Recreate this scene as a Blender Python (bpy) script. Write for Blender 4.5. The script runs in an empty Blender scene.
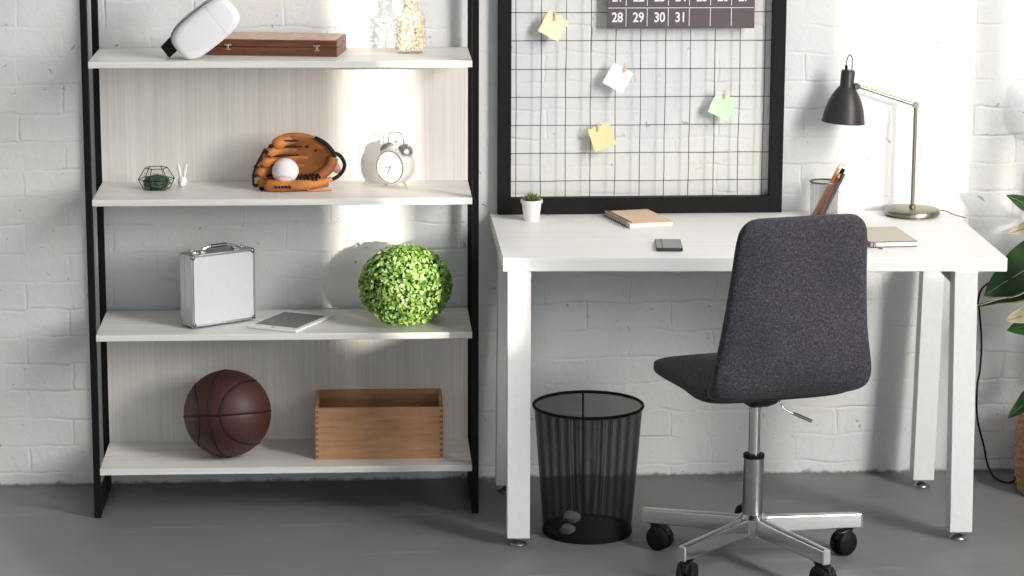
import bpy, bmesh, math, random
from math import sin, cos, pi, radians as rad
from mathutils import Vector as V, Matrix, noise
random.seed(7)
sc = bpy.context.scene
C = sc.collection

# ------------------------------------------------------------------ materials
def srgb(r, g, b):
    def f(c):
        c /= 255.0
        return c / 12.92 if c <= .04045 else ((c + .055) / 1.055) ** 2.4
    return (f(r), f(g), f(b), 1)

class N:
    """small node helper"""
    def __init__(s, name):
        s.m = bpy.data.materials.new(name); s.m.use_nodes = True
        s.t = s.m.node_tree; s.b = s.t.nodes['Principled BSDF']; s.out = s.t.nodes['Material Output']
    def n(s, kind, **kw):
        x = s.t.nodes.new(kind)
        for k, v in kw.items():
            if k.startswith('i_'): x.inputs[k[2:].replace('_', ' ')].default_value = v
            else: setattr(x, k, v)
        return x
    def l(s, a, b): s.t.links.new(a, b)
    def coord(s, scale=(1, 1, 1), loc=(0, 0, 0), rot=(0, 0, 0)):
        c = s.n('ShaderNodeTexCoord'); m = s.n('ShaderNodeMapping')
        m.inputs['Scale'].default_value = scale; m.inputs['Location'].default_value = loc
        m.inputs['Rotation'].default_value = rot
        s.l(c.outputs['Object'], m.inputs['Vector']); return m.outputs[0]
    def noise(s, vec, scale, detail=3, rough=.5, dist=0):
        x = s.n('ShaderNodeTexNoise'); s.l(vec, x.inputs['Vector'])
        x.inputs['Scale'].default_value = scale; x.inputs['Detail'].default_value = detail
        x.inputs['Roughness'].default_value = rough; x.inputs['Distortion'].default_value = dist
        return x.outputs['Fac']
    def ramp(s, fac, stops):
        x = s.n('ShaderNodeValToRGB'); e = x.color_ramp.elements
        while len(e) < len(stops): e.new(.5)
        for i, (p, c) in enumerate(stops):
            e[i].position = p
            e[i].color = c if isinstance(c, tuple) else (c, c, c, 1)
        s.l(fac, x.inputs[0]); return x.outputs[0]
    def math(s, op, a, b=None, c=None):
        x = s.n('ShaderNodeMath', operation=op)
        for i, q in enumerate((a, b, c)):
            if q is None: continue
            if isinstance(q, (int, float)): x.inputs[i].default_value = q
            else: s.l(q, x.inputs[i])
        return x.outputs[0]
    def mix(s, fac, a, b, mode='MIX'):
        x = s.n('ShaderNodeMix', data_type='RGBA', blend_type=mode)
        for k, q in ((0, fac), (6, a), (7, b)):
            if isinstance(q, (int, float, tuple)): x.inputs[k].default_value = q
            else: s.l(q, x.inputs[k])
        return x.outputs[2]
    def bump(s, h, strength=.3, dist=.002):
        x = s.n('ShaderNodeBump'); x.inputs['Strength'].default_value = strength
        x.inputs['Distance'].default_value = dist; s.l(h, x.inputs['Height'])
        s.l(x.outputs[0], s.b.inputs['Normal']); return x
    def base(s, col):
        if isinstance(col, tuple): s.b.inputs['Base Color'].default_value = col
        else: s.l(col, s.b.inputs['Base Color'])
    def set(s, **kw):
        for k, v in kw.items(): s.b.inputs[k.replace('_', ' ')].default_value = v
        return s

def plain(name, col, rough=.5, metal=0, var=.06, scale=60, bump=0, **kw):
    n = N(name); v = n.coord()
    if sum(col[:3]) < .045: n.b.inputs['Specular IOR Level'].default_value = .2
    f = n.noise(v, scale, 3)
    lo = tuple(c * (1 - var) for c in col[:3]) + (1,); hi = tuple(min(1, c * (1 + var)) for c in col[:3]) + (1,)
    n.base(n.ramp(f, [(.3, lo), (.7, hi)]))
    n.set(Roughness=rough, Metallic=metal, **kw)
    if bump: n.bump(f, bump, .001)
    return n.m

def mat_brick():
    n = N('painted_brick')
    co = n.n('ShaderNodeTexCoord').outputs['Object']
    w = n.n('ShaderNodeTexNoise'); n.l(co, w.inputs['Vector']); w.inputs['Scale'].default_value = 8; w.inputs['Detail'].default_value = 4
    sub = n.n('ShaderNodeVectorMath', operation='SUBTRACT'); n.l(w.outputs['Color'], sub.inputs[0]); sub.inputs[1].default_value = (.5, .5, .5)
    scl = n.n('ShaderNodeVectorMath', operation='SCALE'); n.l(sub.outputs[0], scl.inputs[0]); scl.inputs['Scale'].default_value = .036
    add = n.n('ShaderNodeVectorMath', operation='ADD'); n.l(co, add.inputs[0]); n.l(scl.outputs[0], add.inputs[1])
    sx = n.n('ShaderNodeSeparateXYZ'); n.l(add.outputs[0], sx.inputs[0])
    cx = n.n('ShaderNodeCombineXYZ'); n.l(n.math('ADD', sx.outputs[0], 10.03), cx.inputs[0]); n.l(n.math('ADD', sx.outputs[2], -.0355 + .0755 * 20), cx.inputs[1])
    br = n.n('ShaderNodeTexBrick', offset=.5)
    n.l(cx.outputs[0], br.inputs['Vector'])
    for k, q in (('Scale', 1), ('Mortar Size', .0055), ('Mortar Smooth', .9), ('Bias', 0), ('Brick Width', .232), ('Row Height', .0755)):
        br.inputs[k].default_value = q
    br.inputs['Color1'].default_value = (0, 0, 0, 1); br.inputs['Color2'].default_value = (1, 1, 1, 1); br.inputs['Mortar'].default_value = (.5, .5, .5, 1)
    mortar = br.outputs['Fac']
    lump = n.noise(co, 14, 5, .6, .3); fine = n.noise(co, 90, 4, .6); big = n.noise(co, 3.1, 3, .5)
    # strength of the joint differs along the wall: in places the paint fills it
    jm = n.ramp(n.noise(co, 5.5, 3, .6), [(.44, .06), (.72, .9)])
    joint = n.math('MULTIPLY', mortar, jm)
    pits = n.ramp(n.noise(co, 26, 5, .72, .5), [(.665, 0.0), (.74, 1.0)])
    h = n.math('ADD', n.math('MULTIPLY', joint, -1.0), n.math('MULTIPLY', lump, .95))
    h = n.math('ADD', h, n.math('MULTIPLY', fine, .16))
    h = n.math('ADD', h, n.math('MULTIPLY', pits, -.5))
    # each brick a little in or out
    h = n.math('ADD', h, n.math('MULTIPLY', n.ramp(br.outputs['Color'], [(0, 0.0), (1, 1.0)]), .22))
    n.bump(h, .62, .0056)
    paint = n.ramp(big, [(.3, srgb(216, 219, 222)), (.5, srgb(227, 227, 226)), (.72, srgb(230, 227, 219))])
    crack = n.ramp(n.noise(co, 17, 6, .75, .8), [(.50, 0.0), (.60, 1.0)])
    dirt = n.math('MULTIPLY', n.ramp(joint, [(.45, 0.0), (.95, 1.0)]), crack)
    col = n.mix(n.math('MULTIPLY', dirt, .55), paint, srgb(128, 120, 112))
    spots = n.ramp(n.noise(co, 33, 3, .6, .6), [(.675, 0.0), (.72, 1.0)])
    col = n.mix(n.math('MULTIPLY', spots, .55), col, srgb(120, 116, 112))
    # ragged dark line where the wall meets the floor
    sz = n.n('ShaderNodeSeparateXYZ'); n.l(co, sz.inputs[0])
    edge = n.math('ADD', sz.outputs[2], n.math('MULTIPLY', n.math('SUBTRACT', n.noise(co, 22, 5, .7), .5), -.035))
    foot = n.ramp(edge, [(.002, 1.0), (.009, 0.0)])
    col = n.mix(n.math('MULTIPLY', foot, .75), col, srgb(70, 64, 60))
    n.base(col); n.set(Roughness=.62); n.b.inputs['Specular IOR Level'].default_value = .3
    return n.m

def mat_floor():
    n = N('grey_concrete'); v = n.coord()
    a = n.noise(v, 1.6, 5, .6, .6); b = n.noise(v, 11, 5, .6); s = n.noise(n.coord((3, 24, 1), rot=(0, 0, .45)), 1.4, 5, .7, .4)
    f = n.math('ADD', n.math('MULTIPLY', a, .55), n.math('ADD', n.math('MULTIPLY', b, .25), n.math('MULTIPLY', s, .2)))
    col = n.ramp(f, [(.32, srgb(110, 110, 112)), (.52, srgb(120, 119, 119)), (.7, srgb(131, 129, 127))])
    scr = n.ramp(n.noise(n.coord((1.2, 9, 1), rot=(0, 0, -.5)), 2.2, 2, .5), [(.66, 0.0), (.69, 1.0)])
    col = n.mix(n.math('MULTIPLY', scr, .18), col, srgb(176, 173, 168))
    n.base(col); n.set(Roughness=.48); n.b.inputs['Specular IOR Level'].default_value = .35
    n.bump(b, .12, .002); return n.m

def mat_whitewood(name, axis, tint=(238, 234, 227), k=1.0, groove=.0):
    """white laminate with fine grain running along `axis`"""
    n = N(name)
    sc_ = {'x': (1.2, 60, 60), 'z': (120, 120, 1.0)}[axis]
    g = n.noise(n.coord(sc_), 2.2, 4, .6, .15); g2 = n.noise(n.coord(tuple(q * .25 for q in sc_)), 2.0, 2, .5)
    f = n.math('ADD', n.math('MULTIPLY', g, .7), n.math('MULTIPLY', g2, .3))
    d = tuple(int(q * (1 - .085 * k)) for q in tint)
    n.base(n.ramp(f, [(.35, srgb(*d)), (.6, srgb(*tint))]))
    n.set(Roughness=.42); n.bump(f, .25 * k, .0012); return n.m

def mat_wood(name, lo, hi, scale=(1.5, 22, 22), rough=.45, rot=(0, 0, 0)):
    n = N(name); g = n.noise(n.coord(scale, rot=rot), 3.0, 5, .62, .5); k = n.noise(n.coord(), 45, 4, .6)
    f = n.math('ADD', n.math('MULTIPLY', g, .75), n.math('MULTIPLY', k, .25))
    n.base(n.ramp(f, [(.33, srgb(*lo)), (.66, srgb(*hi))])); n.set(Roughness=rough); n.bump(f, .15, .001); return n.m

def mat_fabric():
    n = N('charcoal_heather_fabric'); v = n.coord()
    a = n.noise(n.coord((1, 1, .35)), 420, 2, .6); b = n.noise(n.coord((.3, .3, 1.2)), 420, 2, .6); c = n.noise(v, 5, 3)
    f = n.math('ADD', n.math('MULTIPLY', a, .5), n.math('MULTIPLY', b, .5))
    n.base(n.ramp(n.math('ADD', n.math('MULTIPLY', f, .8), n.math('MULTIPLY', c, .2)), [(.36, srgb(40, 38, 43)), (.5, srgb(60, 57, 63)), (.64, srgb(91, 87, 94))]))
    n.set(Roughness=.95); n.b.inputs['Sheen Weight'].default_value = .08; n.b.inputs['Specular IOR Level'].default_value = .15
    n.bump(f, .5, .0012); return n.m

def mat_perforated(name, col, freq_a, freq_z, thr):
    """woven wire: opaque threads with open holes between (a real grid, finer than a pixel)"""
    n = N(name); co = n.n('ShaderNodeTexCoord').outputs['Object']
    s = n.n('ShaderNodeSeparateXYZ'); n.l(co, s.inputs[0])
    ang = n.math('ARCTAN2', s.outputs[1], s.outputs[0])
    wa = n.math('ABSOLUTE', n.math('SINE', n.math('MULTIPLY', ang, freq_a)))
    wz = n.math('ABSOLUTE', n.math('SINE', n.math('MULTIPLY', s.outputs[2], freq_z)))
    m = n.math('LESS_THAN', n.math('MINIMUM', wa, wz), thr)
    tr = n.n('ShaderNodeBsdfTransparent'); mx = n.n('ShaderNodeMixShader')
    n.l(m, mx.inputs[0]); n.l(tr.outputs[0], mx.inputs[1]); n.l(n.b.outputs[0], mx.inputs[2]); n.l(mx.outputs[0], n.out.inputs[0])
    n.base(col); n.set(Roughness=.5, Metallic=.2); return n.m

def mat_glass(name, col=(1, 1, 1, 1), rough=.02, ior=1.45):
    """thin clear pane: lets light straight through, mirrors at grazing angles"""
    n = N(name); tr = n.n('ShaderNodeBsdfTransparent'); tr.inputs[0].default_value = col
    gl = n.n('ShaderNodeBsdfGlossy'); gl.inputs['Roughness'].default_value = rough
    lw = n.n('ShaderNodeLayerWeight'); lw.inputs[0].default_value = .5; fr = n.math('ADD', n.math('MULTIPLY', n.math('POWER', lw.outputs['Facing'], 3.0), (ior - 1) * 1.1), .03)
    bp = n.n('ShaderNodeBump'); bp.inputs['Strength'].default_value = .05; bp.inputs['Distance'].default_value = .001
    n.l(n.noise(n.coord(), 30, 2), bp.inputs['Height']); n.l(bp.outputs[0], gl.inputs['Normal'])
    mx = n.n('ShaderNodeMixShader'); n.l(fr, mx.inputs[0]); n.l(tr.outputs[0], mx.inputs[1]); n.l(gl.outputs[0], mx.inputs[2])
    n.l(mx.outputs[0], n.out.inputs[0]); return n.m

def mat_sheer():
    n = N('sheer_fabric'); tr = n.n('ShaderNodeBsdfTransparent'); tl = n.n('ShaderNodeBsdfTranslucent'); tl.inputs[0].default_value = (.9, .88, .84, 1)
    f = n.ramp(n.noise(n.coord((1, 1, .04)), 9, 3, .6), [(.3, .30), (.5, .62), (.7, .84)])
    mx = n.n('ShaderNodeMixShader'); n.l(f, mx.inputs[0]); n.l(tr.outputs[0], mx.inputs[1]); n.l(tl.outputs[0], mx.inputs[2]); n.l(mx.outputs[0], n.out.inputs[0]); return n.m

def mat_leafy(name, cols, scale, rough=.45):
    n = N(name); f = n.noise(n.coord(), scale, 2, .5)
    k = len(cols) - 1
    n.base(n.ramp(f, [(.3 + .4 * i / k, srgb(*c)) for i, c in enumerate(cols)])); n.set(Roughness=rough)
    n.b.inputs['Subsurface Weight'].default_value = 0; return n.m

M = dict(
    sheer=mat_sheer(), brick=mat_brick(), floor=mat_floor(),
    wshelf=mat_whitewood('white_shelf_laminate', 'x', (236, 233, 228)),
    wpanel=mat_whitewood('white_grooved_panel', 'z', (234, 229, 221), .85),
    wdesk=mat_whitewood('white_desk_laminate', 'x', (248, 246, 243), .35),
    wmetal=plain('white_powder_coat', srgb(238, 237, 235), .4, var=.02),
    blackmetal=plain('black_powder_coat', srgb(14, 13, 14), .6, 0, .2, 80),
    blackframe=plain('black_frame_paint', srgb(24, 22, 22), .6, 0, .12, 40, .1),
    wire=plain('dark_wire', srgb(38, 50, 46), .4, .6),
    brownwood=mat_wood('red_brown_wood', (74, 40, 24), (120, 72, 46), (2, 26, 26)),
    casetop=mat_wood('pale_top_veneer', (176, 132, 110), (230, 200, 180), (14, 14, 14)),
    boxwood=mat_wood('honey_plywood', (168, 122, 84), (198, 154, 114), (2.5, 12, 26)),
    boxdark=mat_wood('honey_plywood_edge', (120, 72, 40), (160, 104, 62), (3, 22, 22)),
    whiteplastic=plain('white_plastic', srgb(236, 236, 238), .35, var=.01),
    greyplastic=plain('grey_plastic', srgb(160, 162, 165), .4),
    blackplastic=plain('black_plastic', srgb(22, 21, 22), .4, 0, .15),
    rubber=plain('black_rubber', srgb(20, 19, 20), .6, 0, .15),
    chrome=plain('chrome', srgb(222, 223, 223), .16, 1, .02),
    clockmetal=plain('bright_clock_plating', srgb(232, 232, 230), .3, .65, .02),
    steel=plain('brushed_steel', srgb(178, 180, 180), .3, 1, .05),
    darksteel=plain('dark_steel', srgb(110, 112, 112), .35, 1, .05),
    nickel=plain('satin_nickel', srgb(146, 142, 127), .36, 1, .06),
    brass=plain('aged_brass', srgb(200, 184, 156), .35, 1, .1),
    alu=plain('aluminium_trim', srgb(176, 178, 182), .36, .9, .03),
    alupanel=plain('silver_laminate', srgb(210, 211, 213), .45, .1, .015),
    lampblack=plain('satin_black_shade', srgb(62, 58, 58), .42, .35, .06),
    fabric=mat_fabric(),
    glass=mat_glass('clear_glass'), thinglass=mat_glass('terrarium_glass', (.97, .99, .98, 1), .02, 1.3),
    screen=plain('dark_screen_glass', srgb(92, 94, 92), .12, 0, .05),
    phone=plain('grey_phone_back', srgb(132, 132, 132), .3, .4, .04),
    phonedark=plain('dark_phone_edge', srgb(66, 66, 66), .35, .4),
    leather=plain('brown_ball_leather', srgb(66, 32, 27), .55, 0, .12, 120, .6),
    glove=plain('tan_glove_leather', srgb(180, 112, 52), .55, 0, .35, 28, .35),
    glovein=plain('shaded_glove_leather', srgb(146, 86, 38), .6, 0, .25, 24, .35),  # darker copy of the glove leather: shade of the inside put into the colour
    lace=plain('dark_lace', srgb(38, 28, 28), .6, 0, .2),
    wool=plain('fleece_lining', srgb(196, 160, 136), .95, 0, .25, 200, .8),
    rawhide=plain('raw_leather_cord', srgb(206, 140, 86), .6),
    baseball=plain('white_ball_leather', srgb(240, 234, 232), .5, 0, .03, 90, .1),
    redthread=plain('red_thread', srgb(190, 110, 104), .6),
    porcelain=plain('white_porcelain', srgb(240, 238, 235), .35, 0, .02),
    clockface=plain('white_dial', srgb(246, 246, 244), .5, 0, .01),
    pink=plain('rose_hands', srgb(216, 150, 150), .4),
    greyhand=plain('grey_hands', srgb(120, 112, 108), .4),
    boxleaf=mat_leafy('boxwood_leaves', [(60, 100, 34), (112, 158, 60), (168, 202, 108), (214, 232, 172)], 55),
    boxcore=plain('topiary_core', srgb(34, 48, 24), .9, 0, .2),
    moss=mat_leafy('dark_moss', [(24, 46, 30), (50, 82, 52), (84, 116, 72)], 90, .8),
    succ=mat_leafy('succulent_green', [(52, 66, 30), (96, 112, 54), (150, 156, 96)], 80),
    soil=plain('potting_soil', srgb(66, 52, 40), .95, 0, .3, 200, .6),
    leaf=mat_leafy('rubber_plant_leaf', [(18, 42, 16), (34, 70, 26), (60, 104, 40)], 9, .3),
    leafpale=mat_leafy('variegated_leaf', [(84, 104, 60), (166, 162, 128), (204, 195, 168)], 14, .4),
    leafrim=plain('pale_leaf_rim', srgb(206, 192, 150), .45),
    stem=plain('brown_stem', srgb(86, 66, 44), .7),
    wicker=mat_wood('woven_basket', (140, 100, 66), (204, 162, 120), (8, 8, 26), .8),
    cable=plain('black_cable', srgb(28, 28, 28), .5), greycable=plain('grey_cable', srgb(120, 118, 110), .5),
    calendar=plain('calendar_card', srgb(94, 83, 86), .6, 0, .02), calwhite=plain('calendar_white', srgb(238, 238, 238), .6, 0, .01),
    noteyellow=plain('yellow_note_paper', srgb(250, 239, 200), .8, 0, .01), notewhite=plain('white_note_paper', srgb(246, 246, 246), .8, 0, .01),
    notegreen=plain('green_note_paper', srgb(214, 236, 206), .8, 0, .01), noteorange=plain('deep_yellow_note_paper', srgb(248, 231, 178), .8, 0, .01),
    peg=plain('pale_wood_peg', srgb(222, 198, 166), .7),
    kraft=plain('kraft_cover', srgb(232, 200, 172), .75, 0, .04), paper=plain('page_edges', srgb(244, 242, 238), .8, 0, .02),
    cream=plain('beige_cover', srgb(204, 192, 178), .6, 0, .03), slate=plain('dark_cover_edge', srgb(86, 92, 98), .6), ribbon=plain('red_ribbon', srgb(176, 72, 80), .6),
    pencilor=plain('orange_lacquer', srgb(214, 124, 52), .4), pencilred=plain('red_lacquer', srgb(168, 62, 38), .4), pencilbr=plain('pale_wood_lacquer', srgb(212, 164, 104), .4),
    graphite=plain('graphite', srgb(60, 58, 58), .5),
    binmesh=mat_perforated('black_wire_mesh', srgb(16, 16, 17), 233, 2210, .66),
    cupmesh=mat_perforated('grey_wire_mesh', srgb(110, 110, 108), 60, 1400, .32),
    crumple=plain('crumpled_paper', srgb(240, 244, 248), .8, 0, .05, 60, .8),
    plaster=plain('grey_plaster', srgb(165, 165, 166), .8, 0, .02), curtain=plain('heavy_curtain', srgb(150, 148, 146), .9),
    petal=mat_leafy('dried_petals', [(170, 132, 84), (240, 214, 176), (255, 246, 228), (255, 252, 244)], 120, .7),
    cork=plain('cork', srgb(200, 160, 110), .8, 0, .15, 150, .4),
)

# ------------------------------------------------------------------ mesh helpers
class B:
    def __init__(s): s.b = bmesh.new(); s.mi = 0
    def _fin(s, faces):
        for f in faces: f.material_index = s.mi
    def face(s, vs):
        try: f = s.b.faces.new(vs); f.material_index = s.mi; return f
        except ValueError: return None
    def box(s, c, d, rot=None, at=None):
        """c centre, d full size; rot Matrix applied about `at` (default the centre)"""
        c = V(c); vs = []
        for x in (-.5, .5):
            for y in (-.5, .5):
                for z in (-.5, .5):
                    p = V((x * d[0], y * d[1], z * d[2]))
                    if rot is not None and at is None: p = rot @ p
                    p = p + c
                    if rot is not None and at is not None: p = rot @ (p - V(at)) + V(at)
                    vs.append(s.b.verts.new(p))
        for q in ((0, 1, 3, 2), (4, 6, 7, 5), (0, 4, 5, 1), (2, 3, 7, 6), (0, 2, 6, 4), (1, 5, 7, 3)):
            s.face([vs[i] for i in q])
        return s
    def bridge(s, r0, r1):
        n = len(r0)
        for i in range(n): s.face((r0[i], r0[(i + 1) % n], r1[(i + 1) % n], r1[i]))
    def rings(s, R, cap=True, loop=False):
        vr = [[s.b.verts.new(p) for p in r] for r in R]
        for a, b in zip(vr, vr[1:]): s.bridge(a, b)
        if loop: s.bridge(vr[-1], vr[0])
        elif cap:
            s.face(list(reversed(vr[0]))); s.face(vr[-1])
        return s
    def lathe(s, prof, c=(0, 0, 0), n=40, rot=None, cap=True, sx=1, sy=1):
        R = []
        for r, z in prof:
            ring = []
            for i in range(n):
                p = V((cos(2 * pi * i / n) * max(r, 1e-5) * sx, sin(2 * pi * i / n) * max(r, 1e-5) * sy, z))
                if rot is not None: p = rot @ p
                ring.append(p + V(c))
            R.append(ring)
        return s.rings(R, cap)
    def tube(s, pts, r, n=8, cap=True, loop=False, flat=1.0):
        pts = [V(p) for p in pts]; rr = r if isinstance(r, (list, tuple)) else [r] * len(pts)
        R = []; prev = None; m = len(pts)
        for i, p in enumerate(pts):
            if loop: t = pts[(i + 1) % m] - pts[i - 1]
            else: t = pts[min(i + 1, m - 1)] - pts[max(i - 1, 0)]
            t.normalize()
            if prev is None:
                a = V((0, 0, 1)) if abs(t.z) < .9 else V((1, 0, 0)); u = t.cross(a).normalized()
            else:
                u = (prev - t * prev.dot(t)).normalized()
            prev = u; w = t.cross(u)
            R.append([p + (u * cos(2 * pi * k / n) + w * sin(2 * pi * k / n) * flat) * rr[i] for k in range(n)])
        return s.rings(R, cap, loop)
    def ball(s, c, r, seg=24, rin=16, scale=(1, 1, 1), fn=None):
        R = []
        for j in range(rin + 1):
            th = pi * j / rin
            ring = []
            for i in range(seg):
                ph = 2 * pi * i / seg
                d = V((sin(th) * cos(ph), sin(th) * sin(ph), -cos(th)))
                if j in (0, rin): d = V((1e-4 * cos(ph), 1e-4 * sin(ph), -cos(th)))
                q = fn(d) if fn else 1
                ring.append(V(c) + V((d.x * r * scale[0], d.y * r * scale[1], d.z * r * scale[2])) * q)
            R.append(ring)
        return s.rings(R)
    def prism(s, pts, axis_vec, rot=None):
        a = [s.b.verts.new(V(p)) for p in pts]; b = [s.b.verts.new(V(p) + V(axis_vec)) for p in pts]
        s.face(list(reversed(a))); s.face(b); s.bridge(a, b); return s
    def loft(s, secs, N_=28, ex=3.0, cap=True):
        """secs: (centre, axis_u, axis_v, half_u, half_v)"""
        R = []
        for c, u, v, a, b in secs:
            ring = []
            for k in range(N_):
                t = 2 * pi * k / N_; ct, st = cos(t), sin(t)
                x = math.copysign(abs(ct) ** (2 / ex), ct) * a; y = math.copysign(abs(st) ** (2 / ex), st) * b
                ring.append(V(c) + V(u) * x + V(v) * y)
            R.append(ring)
        return s.rings(R, cap)

def obj(name, b, mat, parent=None, smooth=35, bevel=0, seg=2, sub=0, loc=None, rot=None):
    me = bpy.data.meshes.new(name)
    bmesh.ops.recalc_face_normals(b.b, faces=b.b.faces[:])
    b.b.to_mesh(me); b.b.free()
    o = bpy.data.objects.new(name, me); C.objects.link(o)
    for m in (mat if isinstance(mat, list) else [mat]): me.materials.append(m)
    if smooth:
        for p in me.polygons: p.use_smooth = True
        me.set_sharp_from_angle(angle=rad(smooth))
    if bevel:
        q = o.modifiers.new('bevel', 'BEVEL'); q.width = bevel; q.segments = seg; q.limit_method = 'ANGLE'; q.angle_limit = rad(40)
    if sub:
        q = o.modifiers.new('sub', 'SUBSURF'); q.levels = sub; q.render_levels = sub
    if parent: o.parent = parent
    if loc: o.location = loc
    if rot: o.rotation_euler = rot
    return o

def tag(o, label, cat, group=None, kind=None):
    o['label'] = label; o['category'] = cat
    if group: o['group'] = group
    if kind: o['kind'] = kind
    return o
def thing(name, label, cat, loc=(0, 0, 0), rz=0, group=None):
    o = bpy.data.objects.new(name, None); C.objects.link(o); o.empty_display_size = .05
    o.location = loc; o.rotation_euler = (0, 0, rz); return tag(o, label, cat, group)
def struct(name, b, mat, **k):
    o = obj(name, b, mat, **k); o['kind'] = 'structure'; return o
def copy_tree(o, parent=None):
    c = o.copy(); C.objects.link(c)
    if parent: c.parent = parent
    for ch in [x for x in C.objects if x.parent == o]: copy_tree(ch, c)
    return c
def spline(P, n=6):
    P = [V(p) for p in P]; out = []
    Q = [P[0] * 2 - P[1]] + P + [P[-1] * 2 - P[-2]]
    for i in range(1, len(Q) - 2):
        a, b, c, d = Q[i - 1:i + 3]
        for k in range(n):
            t = k / n
            out.append(.5 * ((2 * b) + (c - a) * t + (2 * a - 5 * b + 4 * c - d) * t * t + (3 * b - a - 3 * c + d) * t ** 3))
    out.append(P[-1]); return out
def RZ(a): return Matrix.Rotation(a, 3, 'Z')
def RX(a): return Matrix.Rotation(a, 3, 'X')
def RY(a): return Matrix.Rotation(a, 3, 'Y')

# ------------------------------------------------------------------ room shell
X0, X1, YF, ZC = -4.2, 3.6, -10.2, 5.2
TW = .06
struct('wall_back', B().box(((X0 + X1) / 2, .1, ZC / 2), (X1 - X0, .2, ZC)), M['brick'], smooth=0)
struct('floor', B().box(((X0 + X1) / 2, YF / 2, -.05), (X1 - X0, -YF + .4, .1)), M['floor'], smooth=0)
struct('ceiling', B().box(((X0 + X1) / 2, YF / 2, ZC + .05), (X1 - X0, -YF + .4, .1)), M['plaster'], smooth=0)
struct('wall_left', B().box((X0 - .05, YF / 2, ZC / 2), (.1, -YF, ZC)), M['plaster'], smooth=0)
def pierced(name, along, lo, hi, holes):
    """wall with window openings; along 'y' = right wall, 'x' = front wall behind the viewer"""
    b = B()
    def seg(p0, p1, z0, z1):
        if p1 - p0 < 1e-4 or z1 - z0 < 1e-4: return
        if along == 'y': b.box((X1 + TW / 2, (p0 + p1) / 2, (z0 + z1) / 2), (TW, p1 - p0, z1 - z0))
        else: b.box(((p0 + p1) / 2, YF - TW / 2, (z0 + z1) / 2), (p1 - p0, TW, z1 - z0))
    p = lo
    for a, c, z0, z1, *up_ in holes:
        seg(p, a, 0, ZC); seg(a, c, 0, z0); seg(a, c, z1, up_[0] if up_ else ZC)
        if up_: seg(a, c, up_[1], ZC)
        p = c
    seg(p, hi, 0, ZC)
    struct(name, b, M['plaster'], smooth=0)
SIDE = [(-9.55, -9.02, 1.71, 2.75), (-6.27, -5.26, 1.36, 2.75), (-5.17, -4.56, 1.36, 2.75), (-4.50, -3.10, 1.32, 2.75, 2.95, 4.30)]
FRONT = [(-1.7, .4, .5, 2.0), (.8, 2.9, .5, 2.0)]
pierced('wall_right', 'y', YF, 0, SIDE)
pierced('wall_front', 'x', X0, X1, FRONT)
# sheer curtain inside the two nearer side windows; its folds let through more or less sun
b = B(); R_ = []
for i in range(241):
    y = -6.6 + 3.65 * i / 240; x = X1 - .12 + .022 * sin(i * .55) + .012 * sin(i * .21 + 1)
    R_.append((x, y))
g = [[b.b.verts.new((x, y, z)) for x, y in R_] for z in (.1, 2.95)]
for i in range(240): b.face((g[0][i], g[0][i + 1], g[1][i + 1], g[1][i]))
tag(obj('sheer_curtain', b, M['sheer'], smooth=60), 'long white sheer curtain hanging inside the side windows, right of the viewer', 'curtain')

# ------------------------------------------------------------------ shelving unit
SR = -.0127
SX, SY = -.4034, -.3257
def shelf_pt(x, y, z=0):          # world -> same; keeps items in world coordinates
    return V((x, y, z))
HS = [1.192, .840, .488, .132]
sh = thing('shelving_unit', 'black metal framed open shelving unit with white wooden shelves against brick wall', 'shelf', (SX, SY, 0), SR)
for s in (-1, 1):
    b = B(); cx = s * .4915
    b.box((cx, .009, .78), (.017, .02, 1.56)); b.box((cx, .289, .78), (.017, .02, 1.56))
    b.box((cx, .149, .0175), (.017, .26, .035)); b.box((cx, .149, 1.55), (.017, .26, .02))
    obj('side_frame', b, M['blackmetal'], sh, bevel=.0015)
for h in HS:
    obj('shelf_board', B().box((0, .1475, h - .0085), (.966, .299, .017)), M['wshelf'], sh, bevel=.0012)
for lo, hi in ((.840, 1.175), (.132, .471)):
    obj('back_panel', B().box((0, .2835, (lo + hi) / 2), (.966, .011, hi - lo)), M['wpanel'], sh, smooth=0)

# ------------------------------------------------------------------ top shelf: headset, wooden case, bottle
t = thing('vr_headset', 'white virtual reality headset leaning on wooden case on top shelf', 'headset', (-.592, -.262, 1.192))
ang = rad(38); u = V((cos(ang), 0, sin(ang))); w = V((-sin(ang), 0, cos(ang))); yv = V((0, 1, 0))
L, H = .091, .049
def stad(k=1.0, n=40, hl=L, hh=H, p=3.3):
    out = []
    for i in range(n):
        a = 2 * pi * i / n
        out.append((math.copysign(abs(cos(a)) ** (2 / p), cos(a)) * hl * k, math.copysign(abs(sin(a)) ** (2 / p), sin(a)) * hh * k))
    return out
zlow = min((u * q[0] + w * q[1]).z for q in stad(1, 200))
cc = V((.0, 0, .0003 - zlow))
def ringat(y, k, off=(0, 0)):
    return [cc + u * (a * 1.0 + off[0] - (1 - k) * 0) + w * (bb + off[1]) + yv * y for a, bb in stad(1, hl=L - (1 - k) * .06, hh=H - (1 - k) * .06)]
b = B().rings([ringat(-.040, .72), ringat(-.0385, .86), ringat(-.033, .97), ringat(-.024, 1.0), ringat(-.012, 1.0)])
obj('visor_shell', b, M['whiteplastic'], t, smooth=50)
go = (-.003, .007)
b = B().rings([ringat(-.008, .97, go), ringat(.042, .97, go), ringat(.050, .9, go), ringat(.054, .7, go)])
obj('face_gasket', b, M['greyplastic'], t, smooth=50)
b = B()   # seam line across the front and grey trim along the top edge
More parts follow.
